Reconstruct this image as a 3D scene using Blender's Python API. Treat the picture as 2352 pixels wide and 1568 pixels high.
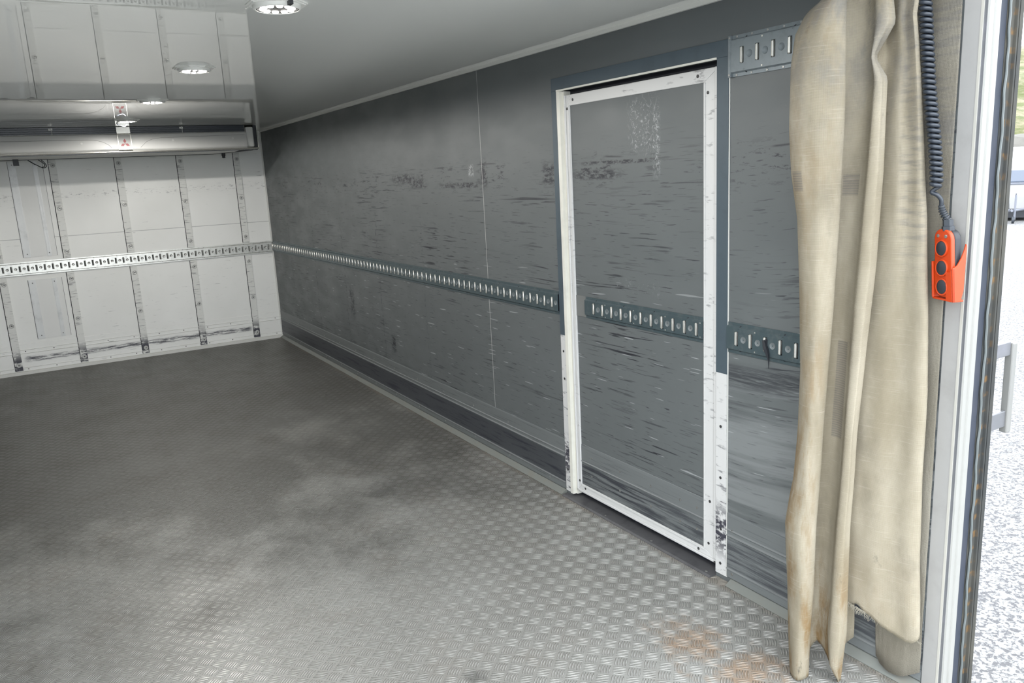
import bpy, bmesh, math, random
from mathutils import Vector, Matrix
random.seed(7)
for o in list(bpy.data.objects): bpy.data.objects.remove(o)
S = bpy.context.scene; COL = S.collection
PI = math.pi
# ------------------------------------------------------------------ camera
H = 2.2; D = 8.6765; WL = -2.78
FWD = Vector((0.49338525, 0.8445963, -0.20791364)); RT = Vector((0.85691465, -0.51298835, -0.0504008)); UP = Vector((0.1492256, 0.15329724, 0.97684783))
cd = bpy.data.cameras.new('camera'); cam = bpy.data.objects.new('camera', cd); COL.objects.link(cam)
cam.matrix_world = Matrix(((RT.x, UP.x, -FWD.x, -2.15378), (RT.y, UP.y, -FWD.y, 0), (RT.z, UP.z, -FWD.z, 1.63662), (0, 0, 0, 1)))
cd.sensor_width = 36; cd.lens = 1818.66/2352*36; cd.clip_start = .02; cd.clip_end = 400
S.camera = cam
# ------------------------------------------------------------------ light
w = bpy.data.worlds.new('world'); S.world = w; w.use_nodes = True
bg = w.node_tree.nodes['Background']; bg.inputs['Color'].default_value = (.90, .95, 1.0, 1); bg.inputs['Strength'].default_value = 2.1
sd = bpy.data.lights.new('sun', 'SUN'); sd.energy = .5; sd.angle = math.radians(12); sd.color = (1, .97, .92)
sun = bpy.data.objects.new('sun', sd); COL.objects.link(sun)
sun.rotation_euler = Vector((-.45, -.25, -.85)).to_track_quat('-Z', 'Y').to_euler()
LED_STRENGTH = 6.0; LAMP_WATTS = 12.0
S.view_settings.view_transform = 'Standard'; S.view_settings.look = 'None'; S.view_settings.gamma = 1
S.view_settings.exposure = 1.66; S.view_settings.use_curve_mapping = False
S.cycles.use_denoising = True
S.cycles.max_bounces = 10; S.cycles.diffuse_bounces = 6; S.cycles.glossy_bounces = 5
S.cycles.sample_clamp_indirect = 6
# ------------------------------------------------------------------ node helper
class N:
    def __init__(s, name):
        s.m = bpy.data.materials.new(name); s.m.use_nodes = True; s.t = s.m.node_tree
        s.b = s.t.nodes['Principled BSDF']
        g = s.t.nodes.new('ShaderNodeNewGeometry'); s.P = g.outputs['Position']
        q = s.t.nodes.new('ShaderNodeSeparateXYZ'); s.l(s.P, q.inputs[0]); s.x, s.y, s.z = q.outputs
    def l(s, a, b): s.t.links.new(a, b)
    def put(s, sock, v):
        if v is None: return
        if hasattr(v, 'is_output') or isinstance(v, bpy.types.NodeSocket): s.l(v, sock)
        elif isinstance(v, (tuple, list)) and sock.type == 'RGBA': sock.default_value = (*v[:3], 1)
        else: sock.default_value = v
    def f(s, op, a, b=None, c=None):
        n = s.t.nodes.new('ShaderNodeMath'); n.operation = op
        for i, v in enumerate((a, b, c)):
            if v is not None: s.put(n.inputs[i], v)
        return n.outputs[0]
    def add(s, a, b): return s.f('ADD', a, b)
    def mul(s, a, b): return s.f('MULTIPLY', a, b)
    def sub(s, a, b): return s.f('SUBTRACT', a, b)
    def mx(s, a, b): return s.f('MAXIMUM', a, b)
    def vec(s, x=0., y=0., z=0.):
        n = s.t.nodes.new('ShaderNodeCombineXYZ')
        for i, v in enumerate((x, y, z)): s.put(n.inputs[i], v)
        return n.outputs[0]
    def sc(s, v, k, off=(0, 0, 0)):
        n = s.t.nodes.new('ShaderNodeMapping'); s.l(v, n.inputs[0]); n.inputs['Scale'].default_value = k; n.inputs['Location'].default_value = off
        return n.outputs[0]
    def noise(s, v, scale=1, detail=3, rough=.5, dist=0):
        n = s.t.nodes.new('ShaderNodeTexNoise'); s.l(v, n.inputs['Vector']); n.inputs['Scale'].default_value = scale
        n.inputs['Detail'].default_value = detail; n.inputs['Roughness'].default_value = rough; n.inputs['Distortion'].default_value = dist
        return n.outputs['Fac']
    def ramp(s, v, a, b, lo=0., hi=1.):
        n = s.t.nodes.new('ShaderNodeMapRange'); n.interpolation_type = 'SMOOTHSTEP'; s.put(n.inputs[0], v)
        n.inputs[1].default_value = a; n.inputs[2].default_value = b; n.inputs[3].default_value = lo; n.inputs[4].default_value = hi
        return n.outputs[0]
    def band(s, v, a, b, e=.01):   # 1 between a and b
        return s.mul(s.ramp(v, a-e, a+e), s.ramp(v, b-e, b+e, 1., 0.))
    def mix(s, fac, a, b):
        n = s.t.nodes.new('ShaderNodeMix'); n.data_type = 'RGBA'
        s.put(n.inputs[0], fac); s.put(n.inputs[6], a); s.put(n.inputs[7], b)
        return n.outputs[2]
    def bump(s, h, dist=.001, strength=1):
        n = s.t.nodes.new('ShaderNodeBump'); s.l(h, n.inputs['Height']); n.inputs['Distance'].default_value = dist; n.inputs['Strength'].default_value = strength
        s.l(n.outputs[0], s.b.inputs['Normal']); return n
    def set(s, **k):
        for a, v in k.items(): s.put(s.b.inputs[a.replace('_', ' ')], v)
        return s.m
def plain(name, c, rough=.5, metal=0., dirt=0., sc=6., dc=(.08, .08, .08)):
    n = N(name); col = (*c, 1)
    if dirt:
        k = n.ramp(n.noise(n.sc(n.P, (sc, sc, sc)), 1, 5, .65), .45, .8, 0, dirt)
        col = n.mix(k, c, dc)
    n.set(Base_Color=col, Roughness=rough, Metallic=metal); return n.m
# ------------------------------------------------------------------ materials
def wall_grey(name, base=(.115, .126, .127), smear=False):
    n = N(name)
    warp = n.mul(n.noise(n.sc(n.P, (1, 1.2, 1)), 1, 2), .03)
    zz = n.add(n.z, warp)
    q = n.f('MAXIMUM', n.sub(2.1, n.y), 0.)
    zs = n.sub(zz, n.mul(n.mul(q, q), .22))
    v = n.vec(n.x, n.y, zs)
    col = n.mix(n.ramp(n.noise(n.sc(n.P, (1, 1.2, 2)), 1, 4, .6), .3, .75), tuple(c*.96 for c in base), tuple(c*1.04 for c in base))
    low = n.ramp(n.z, 1.55, 1.85, 1., 0.)
    def streak(sy, sz, off, a, b, det=2): return n.ramp(n.noise(n.sc(v, (0, sy, sz), (0, off, off)), 1, det, .5), a, b)
    mask = n.ramp(n.noise(n.sc(n.P, (0, 1.3, 2.2), (0, 7, 3)), 1, 3), .42, .66)
    s1 = n.mul(n.mul(streak(4.2, 90, 0, .605, .66), mask), low)
    s2 = n.mul(n.mul(streak(8, 170, 5, .65, .69), low), .8)
    s3 = n.mul(n.mul(streak(1.6, 70, 9, .635, .69), mask), low)
    bandm = n.mul(n.band(n.z, 1.56, 1.69, .06), n.ramp(n.noise(n.sc(n.P, (0, 2.2, 3), (0, 2, 1)), 1, 2), .42, .56))
    s4 = n.mul(n.ramp(n.noise(n.sc(n.P, (0, 9, 42), (0, 1, 8)), 1, 6, .8), .55, .60), bandm)
    line = n.mul(n.band(n.add(n.z, n.mul(n.noise(n.sc(n.P, (0, .7, 0)), 1, 1), .12)), 1.745, 1.75, .004), n.ramp(n.noise(n.sc(n.P, (0, 3, 0), (0, 4, 0)), 1, 3), .5, .62))
    dark = n.mx(n.mx(s1, s2), n.mx(s3, n.mx(s4, line)))
    # grime lines over the studs, below the middle
    fy = n.f('ABSOLUTE', n.sub(n.f('FRACT', n.f('DIVIDE', n.add(n.add(n.y, n.mul(n.noise(n.sc(n.P, (0, 0, 9)), 1, 3), .03)), .395-.008), .8)), .5))
    far = n.ramp(n.y, 4.4, 5.3)
    st = n.mul(n.mul(n.ramp(fy, .012, .03, 1., 0.), far), n.ramp(n.noise(n.sc(n.P, (0, 30, 34)), 1, 4, .8), .5, .62))
    st = n.mul(st, n.ramp(n.z, 1.2, 1.5, .85, 0))
    dark = n.mx(dark, st)
    for (cy, cz, ry, rz) in ((6.27, .66, .05, .12), (5.43, .44, .04, .06), (3.9, 1.64, .035, .07), (4.8, 1.60, .12, .03), (2.9, 1.61, .16, .02), (2.75, 1.66, .25, .008), (3.25, 1.62, .05, .05), (5.0, 1.63, .2, .03), (4.2, 1.58, .25, .015)):
        m = n.mul(n.band(n.y, cy-ry, cy+ry, ry*.5), n.band(n.z, cz-rz, cz+rz, rz*.5))
        dark = n.mx(dark, n.mul(m, n.ramp(n.noise(n.sc(n.P, (0, 18, 50), (0, 9, 2)), 1, 6, .85), .46, .54)))
    # heavy rubbing along the kick strip
    kb = n.mul(n.band(n.z, .085, .195, .022), n.ramp(n.noise(n.sc(n.P, (0, 1.4, 60), (0, 3, 3)), 1, 4, .6), .33, .6))
    kb2 = n.mul(n.band(n.z, .03, .31, .03), n.ramp(n.noise(n.sc(n.P, (0, 1.8, 90), (0, 6, 3)), 1, 4, .6), .5, .7))
    nearfade = n.ramp(n.y, 1.9, 3.3, .45, 1.)
    dark = n.mx(dark, n.mul(n.mx(kb, n.mul(kb2, .7)), nearfade))
    if smear:   # panel beside the curtain: rubbed black band and long arcs under the rail
        near = n.ramp(n.y, 2.08, 2.1, 1., 0.)
        zb = n.sub(zs, .05)
        b1 = n.mul(n.band(zb, .77, .86, .02), n.ramp(n.noise(n.sc(n.P, (0, 6, 120), (0, 3, 3)), 1, 4, .7), .3, .62))
        b2 = n.mul(n.band(zb, .3, .76, .03), n.ramp(n.noise(n.sc(v, (0, 1.1, 26), (0, 8, 5)), 1, 5, .6), .5, .68))
        dark = n.mx(dark, n.mul(near, n.mx(n.mul(b1, .75), n.mul(b2, .5))))
        lt2 = n.mul(near, n.mul(n.band(zb, .1, .78, .05), n.ramp(n.noise(n.sc(v, (0, .8, 18), (0, 1, 5)), 1, 4, .6), .42, .62)))
    col = n.mix(n.mul(dark, .95), col, (.014, .015, .022))
    lt = n.mul(n.ramp(n.noise(n.sc(v, (0, 5, 95), (0, 3, 7)), 1, 1, .5), .70, .73), n.ramp(n.z, 1.0, 1.3, .8, 0))
    lt = n.mx(lt, n.mul(n.ramp(n.noise(n.sc(n.P, (0, 14, 9), (0, 3, 7)), 1, 6, .8, 2.), .70, .74), .5))
    for (cy, cz, ry, rz, a0) in ((2.58, 1.80, .08, .10, .50), (2.50, 1.74, .022, .13, .47), (3.28, .245, .018, .045, .42), (2.62, 1.13, .16, .03, .55), (4.05, 1.66, .03, .03, .46)):
        m = n.mul(n.band(n.y, cy-ry, cy+ry, ry*.4), n.band(n.z, cz-rz, cz+rz, rz*.4))
        lt = n.mx(lt, n.mul(m, n.ramp(n.noise(n.sc(n.P, (0, 60, 45), (0, 3, 7)), 1, 6, .85, 1.), a0+.04, a0+.10)))
    if smear: lt = n.mx(lt, n.mul(lt2, .35))
    col = n.mix(n.mul(lt, .6), col, (.48, .50, .50))
    if smear:
        seam = n.f('COMPARE', n.y, 3.92, .0022)
        col = n.mix(n.mul(seam, .75), col, (.5, .5, .48))
    n.bump(n.noise(n.sc(n.P, (0, 25, 25)), 1, 4), .0004, .5)
    return n.set(Base_Color=col, Roughness=n.ramp(n.noise(n.sc(n.P, (3, 3, 8)), 1, 4), .3, .7, .42, .58))
M_wall = wall_grey('grey_wall_panel', smear=True)
M_leaf = wall_grey('grey_door_panel')
def wall_white():
    n = N('white_wall_panel')
    col = n.mix(n.ramp(n.noise(n.sc(n.P, (1.5, 1, 1.5)), 1, 4), .3, .7), (.82, .825, .79), (.88, .885, .855))
    mask = n.ramp(n.noise(n.sc(n.P, (1.5, 0, 2)), 1, 3), .42, .66)
    s1 = n.mul(n.ramp(n.noise(n.sc(n.P, (7, 0, 75)), 1, 3), .66, .72), mask)
    zc = n.add(n.z, n.mul(n.noise(n.sc(n.P, (1.2, 0, 0)), 1, 1), .06))
    s2 = n.mul(n.band(zc, 1.645, 1.70, .02), n.ramp(n.noise(n.sc(n.P, (18, 0, 60)), 1, 6, .8), .53, .66))
    s3 = n.mul(n.band(n.add(n.z, n.mul(n.noise(n.sc(n.P, (9, 0, 30)), 1, 3), .02)), .128, .175, .012), n.mul(n.ramp(n.x, -2.45, -2.40), n.ramp(n.x, -.36, -.30, 1, 0)))
    s3 = n.mul(s3, n.ramp(n.noise(n.sc(n.P, (7, 0, 70)), 1, 6, .8), .42, .56))
    s4 = n.mul(n.ramp(n.noise(n.sc(n.P, (9, 0, 40), (4, 0, 4)), 1, 5, .8), .6, .75), n.ramp(n.z, .9, 1.1, .5, 0))
    seam = n.f('COMPARE', n.z, 1.265, .003)
    dark = n.mx(n.mx(n.mul(s1, .6), n.mul(s2, .75)), n.mx(n.mul(s3, .95), n.mx(s4, n.mul(seam, .45))))
    col = n.mix(dark, col, (.05, .05, .065))
    return n.set(Base_Color=col, Roughness=.45)
M_white = wall_white()
def batten_mat():
    n = N('batten_white')
    s1 = n.ramp(n.noise(n.sc(n.P, (9, 9, 75)), 1, 4, .6), .54, .7, 0, .7)
    low = n.mul(n.ramp(n.z, .12, .27, 1, 0), n.ramp(n.noise(n.sc(n.P, (9, 9, 22)), 1, 4, .7), .36, .5))
    col = n.mix(n.mx(s1, low), (.74, .745, .71), (.05, .05, .065))
    return n.set(Base_Color=col, Roughness=.5)
M_batten = batten_mat()
def ceil_mat():
    n = N('glossy_white_ceiling')
    n.bump(n.noise(n.sc(n.P, (1.6, 7, 1)), 1, 3, .5), .0004, .3)
    return n.set(Base_Color=(.87, .88, .84, 1), Roughness=.0, IOR=2.35)
M_ceil = ceil_mat()
def tread_mat():
    n = N('aluminium_tread_plate')
    c = .0707
    u = n.sub(n.f('DIVIDE', n.add(n.x, n.y), .07), .157); v = n.add(n.f('DIVIDE', n.sub(n.x, n.y), .07), .44)
    par = n.f('FLOORED_MODULO', n.add(n.f('FLOOR', u), n.f('FLOOR', v)), 2.)   # 1 -> bars along v
    fu = n.sub(n.f('FRACT', u), .5); fv = n.sub(n.f('FRACT', v), .5)
    def sel(a, b): return n.add(n.mul(par, a), n.mul(n.sub(1., par), b))
    across = sel(fu, fv); along = sel(fv, fu)
    k = n.mul(across, 5.6)
    bar = n.f('ABSOLUTE', n.sub(n.f('FRACT', n.add(k, .5)), .5))
    wid = n.mul(n.f('SQRT', n.f('MAXIMUM', n.sub(1., n.f('POWER', n.f('ABSOLUTE', n.mul(along, 2.22)), 2.)), 0.)), .34)
    h = n.f('MINIMUM', n.f('MAXIMUM', n.mul(n.sub(wid, bar), 5.), 0.), 1.)
    h = n.mul(h, n.f('LESS_THAN', n.f('ABSOLUTE', across), .44))
    big = n.noise(n.sc(n.P, (.9, .7, 1)), 1, 5, .6)
    mid = n.noise(n.sc(n.P, (4, 3, 1), (3, 3, 0)), 1, 5, .65)
    fine = n.noise(n.sc(n.P, (40, 40, 1)), 1, 4, .7)
    col = n.mix(n.ramp(big, .35, .68), (.27, .265, .245), (.36, .36, .34))
    col = n.mix(n.ramp(mid, .5, .75, 0, .5), col, (.21, .19, .165))
    # ragged rubber grime, plus shade of the deeper floor painted in along y; the plate by the opening is scuffed bare
    grime_shade = n.ramp(n.add(n.noise(n.sc(n.P, (.9, .7, 1), (7, 2, 0)), 1, 6, .68), n.mul(n.sub(n.y, 3.7), .08)), .38, .62, .06, .80)
    col = n.mix(n.mul(grime_shade, .8), col, (.058, .055, .047))
    col = n.mix(n.mul(n.mul(h, n.sub(1., n.mul(grime_shade, .7))), n.ramp(fine, .3, .65, .35, .85)), col, (.60, .59, .56))
    def spot(x, y, r, stretch=1.):
        dx = n.mul(n.sub(n.x, x), 1/r); dy = n.mul(n.sub(n.y, y), stretch/r)
        d = n.f('SQRT', n.add(n.mul(dx, dx), n.mul(dy, dy)))
        return n.ramp(n.add(d, n.mul(n.sub(n.noise(n.sc(n.P, (14, 10, 1)), 1, 5, .7), .5), 3.2)), .1, 1.1, 1, 0)
    rust = n.mx(n.mul(spot(-.40, 1.86, .14, .7), n.ramp(fine, .3, .6, .3, 1)), n.mul(spot(-.37, 1.62, .16, 1.), n.ramp(fine, .3, .6, .4, 1)))
    col = n.mix(n.mul(rust, .55), col, (.34, .20, .10))
    for (x, y, r) in ((-.76, 3.84, .13), (-1.12, 2.12, .05)):
        col = n.mix(n.mul(spot(x, y, r), .5), col, (.06, .06, .055))
    edge = n.mul(n.ramp(n.x, -.075, -.03), n.ramp(mid, .4, .6, .2, .8))
    col = n.mix(edge, col, (.30, .27, .23))
    n.bump(n.add(h, n.mul(fine, .10)), .0042, 1.)
    return n.set(Base_Color=col, Roughness=n.add(n.mul(h, -.2), n.ramp(mid, .3, .7, .46, .58)), Metallic=.35, Specular_IOR_Level=.35)
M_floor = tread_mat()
def kick_mat():
    n = N('scuffed_kick_strip')
    a = n.ramp(n.noise(n.sc(n.P, (2.2, 2.6, 62)), 1, 6, .72), .40, .60)
    m = n.mul(n.band(n.z, .065, .2, .012), n.mx(a, n.ramp(n.y, 2.9, 3.3, 0, .72)))
    b = n.mul(n.ramp(n.noise(n.sc(n.P, (3, 3, 160), (3, 3, 3)), 1, 4, .6), .55, .7), .6)
    m = n.mul(n.mx(m, b), n.ramp(n.y, 1.9, 3.4, .7, 1.))
    col = n.mix(m, (.145, .157, .158), (.018, .020, .030))
    return n.set(Base_Color=col, Roughness=.45)
M_kick = kick_mat()
def white_scuff(name, amt):
    n = N(name)
    a = n.ramp(n.noise(n.sc(n.P, (12, 14, 55)), 1, 5, .65), .56-.0*amt, .66)
    a = n.mul(a, n.ramp(n.z, .05, .8, .95, .45)) if amt > .5 else n.mul(n.mul(a, .5), n.ramp(n.noise(n.sc(n.P, (3, 3, 4)), 1, 2), .5, .6))
    low = n.mul(n.band(n.z, .12, .30, .06), n.ramp(n.noise(n.sc(n.P, (9, 20, 35)), 1, 5, .7), .42, .55)) if amt > .5 else n.mul(n.band(n.z, .1, .25, .05), n.mul(a, .6))
    col = n.mix(n.mx(a, low), (.60, .60, .59), (.045, .045, .06))
    return n.set(Base_Color=col, Roughness=.4)
M_strip = white_scuff('scraped_white_strip', 1.)
M_frame = white_scuff('white_aluminium_frame', .2)
M_cream = plain('cream_jamb', (.72, .71, .64), .45, 0, .15, 9)
M_casing = plain('slate_blue_casing', (.062, .085, .102), .5, 0, .4, 9, (.035, .046, .056))
M_dark = plain('black_gap', (.012, .014, .02), .7)
M_sill = plain('black_sill', (.10, .10, .105), .5, .2, .6, 14, (.03, .03, .035))
M_trackp = plain('painted_steel_track', (.075, .105, .115), .42, .35, .6, 30, (.16, .18, .18))
M_trackl = plain('grey_painted_track', (.19, .22, .235), .42, .2, .5, 30, (.12, .14, .15))
M_galv = plain('galvanised_track', (.62, .62, .58), .33, .75, .5, 35, (.2, .2, .2))
M_lip = plain('polished_zinc_lip', (.80, .78, .72), .28, .75, .25, 60, (.3, .28, .25))
M_disc = plain('pressed_disc', (.17, .19, .195), .5, .2)
M_discg = plain('pressed_disc_zinc', (.40, .40, .38), .4, .6)
M_screw = plain('zinc_screw', (.35, .35, .34), .35, .8)
M_screwd = plain('dark_screw', (.07, .07, .07), .4, .5)
M_bolt = plain('cup_washer', (.50, .50, .48), .4, .3)
M_inset = plain('aluminium_inset', (.60, .61, .60), .45, .3, .4, 10, (.2, .2, .2))
M_trimw = plain('white_edge_trim', (.66, .66, .62), .4)
M_cove = plain('grey_green_cove', (.19, .20, .185), .45, .1, .4, 12, (.2, .17, .13))
M_unit = plain('cream_unit_casing', (.60, .60, .57), .4)
M_grille = plain('navy_grille', (.012, .018, .028), .3)
M_slat = plain('grille_slat', (.06, .075, .085), .3)
M_chrome = plain('brushed_chrome', (.55, .54, .50), .22, .9)
M_plate = plain('stainless_plate', (.72, .70, .64), .25, .85)
M_red = plain('emblem_red', (.32, .012, .02), .4)
M_black = plain('black_plastic', (.015, .017, .022), .45)
M_lamp = plain('lamp_plate_white', (.82, .82, .78), .35)
def emis(name, c, s):
    n = N(name); n.set(Base_Color=(*c, 1), Emission_Color=(*c, 1), Emission_Strength=s); return n.m
M_led = emis('led_glow', (1, .97, .93), LED_STRENGTH)
M_lens = plain('lamp_reflector', (.06, .06, .058), .7)
M_orange = plain('orange_plastic', (.46, .042, .004), .42, 0, .35, 35, (.32, .028, .004))
M_rubber = plain('dark_grey_rubber', (.022, .028, .036), .45, 0, .3, 60, (.11, .11, .12))
M_cord = plain('coiled_cord_grey', (.020, .026, .036), .38)
M_alu = plain('post_aluminium', (.36, .355, .345), .42, .35, .35, 7, (.21, .205, .19))
M_alul = plain('post_light_edge', (.42, .41, .37), .4, .2)
M_aluc = plain('post_grey_channel', (.15, .155, .165), .4, .4, .5, 12, (.22, .22, .26))
M_pwhite = plain('post_white_strip', (.25, .25, .235), .45, .1, .2, 20, (.19, .19, .175))
M_seal = plain('blue_black_seal', (.020, .026, .040), .75, 0, .5, 9, (.04, .04, .055))
M_lipseal = plain('pale_seal_lip', (.10, .115, .115), .5)
def rust_mat():
    n = N('rusty_channel')
    col = n.mix(n.ramp(n.noise(n.sc(n.P, (12, 12, 6)), 1, 4), .35, .7), (.026, .028, .028), (.05, .048, .04))
    fz = n.f('ABSOLUTE', n.sub(n.f('FRACT', n.add(n.mul(n.z, 21.), n.mul(n.noise(n.sc(n.P, (0, 0, 7)), 1, 3), 1.5))), .5))
    spots = n.mul(n.ramp(fz, .12, .24, 1, 0), n.mul(n.band(n.x, .122, .140, .008), n.ramp(n.noise(n.sc(n.P, (60, 60, 30)), 1, 3), .42, .6)))
    col = n.mix(n.mul(spots, .8), col, (.13, .07, .02))
    return n.set(Base_Color=col, Roughness=.75, Specular_IOR_Level=.25)
M_rust = rust_mat()
def fabric():
    n = N('dirty_canvas')
    uv = n.t.nodes.new('ShaderNodeUVMap'); uv.uv_map = 'UVMap'
    sp = n.t.nodes.new('ShaderNodeSeparateXYZ'); n.l(uv.outputs[0], sp.inputs[0]); s, z = sp.outputs[0], sp.outputs[1]
    V = uv.outputs[0]
    col = n.mix(n.ramp(n.noise(n.sc(V, (3.5, 1.6, 1)), 1, 5, .6), .32, .7), (.215, .187, .133), (.33, .298, .232))
    col = n.mix(n.ramp(n.noise(n.sc(V, (6, 3, 1), (5, 5, 0)), 1, 5, .65), .5, .75, 0, .55), col, (.155, .138, .106))
    # greyer cloth near the top
    top = n.mul(n.ramp(z, 1.55, 2.05), n.ramp(n.noise(n.sc(V, (9, 5, 1), (1, 9, 0)), 1, 5, .7), .4, .65))
    col = n.mix(n.mul(top, .65), col, (.14, .14, .14))
    # yellow-brown stains on the leading edge and near the bottom hems
    st = n.ramp(n.noise(n.sc(V, (11, 3.5, 1), (2, 2, 0)), 1, 5, .7), .44, .66)
    lead = n.mul(n.mul(n.ramp(s, .20, .30, 1, 0), n.ramp(z, .75, 1.15, 1, .45)), st)
    bott = n.mul(n.ramp(z, .15, .55, 1, 0), n.mul(st, n.ramp(s, .55, .75, 1.3, .3)))
    col = n.mix(n.mul(n.mx(lead, bott), .72), col, (.17, .105, .042))
    blk = n.mul(n.ramp(z, .3, .6, 1, 0), n.ramp(n.noise(n.sc(V, (22, 9, 1), (8, 1, 0)), 1, 4, .7), .62, .72))
    blk = n.mx(blk, n.mul(n.mul(n.ramp(z, 1.5, 1.7), n.ramp(n.noise(n.sc(V, (16, 9, 1), (3, 1, 0)), 1, 5, .8), .62, .72)), .6))
    col = n.mix(n.mul(blk, .6), col, (.05, .045, .04))
    # shadow of the coiled cord, painted as dark bars on the outer edge
    cord = n.mul(n.mul(n.band(s, .80, .93, .04), n.band(z, 1.35, 2.05, .12)), n.ramp(n.noise(n.sc(V, (7, 60, 1)), 1, 4, .6), .45, .65))
    col = n.mix(n.mul(cord, .55), col, (.13, .12, .115))
    # darned patches
    for (a, b, c_, d) in ((.115, .160, 1.545, 1.600), (.375, .435, 1.525, 1.585), (.40, .455, .80, 1.10)):
        m = n.mul(n.band(s, a, b, .002), n.band(z, c_, d, .002))
        wv = n.ramp(n.f('SINE', n.mul(z, 900.)), -1, 1, .5, 1)
        col = n.mix(n.mul(n.mul(m, wv), .6), col, (.11, .10, .095))
    wx = n.f('SINE', n.mul(s, 2600.)); wz = n.f('SINE', n.mul(z, 2100.))
    slub = n.ramp(n.noise(n.sc(V, (9, 190, 1)), 1, 3, .6), .55, .75)
    col = n.mix(n.mul(slub, .34), col, (.38, .35, .285))
    col = n.mix(n.ramp(n.add(wx, n.mul(wz, 1.2)), -2., 1.2, .26, 0), col, (.09, .08, .06))
    h = n.add(n.mul(n.add(wx, wz), .2), n.add(n.mul(slub, .5), n.mul(n.noise(n.sc(V, (16, 12, 1)), 1, 5, .6), 1.3)))
    n.bump(h, .0015, .55)
    return n.set(Base_Color=col, Roughness=.85, Specular_IOR_Level=.15)
M_fab = fabric()
def mesh_fabric():
    n = N('grey_backing_canvas')
    col = n.mix(n.ramp(n.noise(n.sc(n.P, (6, 6, 4)), 1, 5), .35, .7), (.135, .122, .094), (.175, .162, .13))
    m = n.mul(n.band(n.z, 1.5, 2.05, .08), n.ramp(n.noise(n.sc(n.P, (5, 5, 46)), 1, 3, .6), .42, .62))  # coil's shadow painted into the canvas as dark bands
    col = n.mix(n.mul(m, .5), col, (.09, .088, .085))
    n.bump(n.add(n.f('SINE', n.mul(n.z, 1800.)), n.f('SINE', n.mul(n.y, 1800.))), .0005, .4)
    return n.set(Base_Color=col, Roughness=.85)
M_back = mesh_fabric()
def gravel():
    n = N('pale_gravel')
    a = n.noise(n.sc(n.P, (38, 38, 1)), 1, 3, .6, .6); b = n.noise(n.sc(n.P, (15, 15, 1), (4, 4, 0)), 1, 5, .75)
    col = n.mix(n.ramp(n.add(n.mul(a, .6), n.mul(b, .4)), .45, .53), (.065, .065, .07), (.20, .20, .20))
    col = n.mix(n.ramp(n.noise(n.sc(n.P, (.5, .5, 1)), 1, 4), .5, .7, 0, .35), col, (.19, .185, .165))
    n.bump(b, .03, .8)
    return n.set(Base_Color=col, Roughness=.9)
M_gravel = gravel()
def hill_mat():
    n = N('scrubby_hillside')
    a = n.noise(n.sc(n.P, (.5, .5, 1.4)), 1, 6, .7); b = n.noise(n.sc(n.P, (1.6, 1.6, 4), (3, 3, 3)), 1, 5, .7)
    col = n.mix(n.ramp(a, .4, .6), (.075, .085, .028), (.16, .145, .09))
    col = n.mix(n.ramp(b, .5, .68, 0, .8), col, (.05, .07, .02))
    n.bump(b, .3, .8)
    return n.set(Base_Color=col, Roughness=.95)
M_hill = hill_mat()
M_rock = plain('pale_rock', (.10, .095, .085), .9, 0, .6, 2, (.05, .048, .042))
M_leafg = plain('bush_leaves', (.10, .17, .035), .8, 0, .6, 3, (.22, .30, .07))
M_cara = plain('caravan_white', (.34, .34, .34), .35)
M_glass = plain('tinted_window', (.10, .12, .16), .1)
M_grey = plain('drawbar_grey', (.16, .17, .20), .5, .3)
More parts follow.
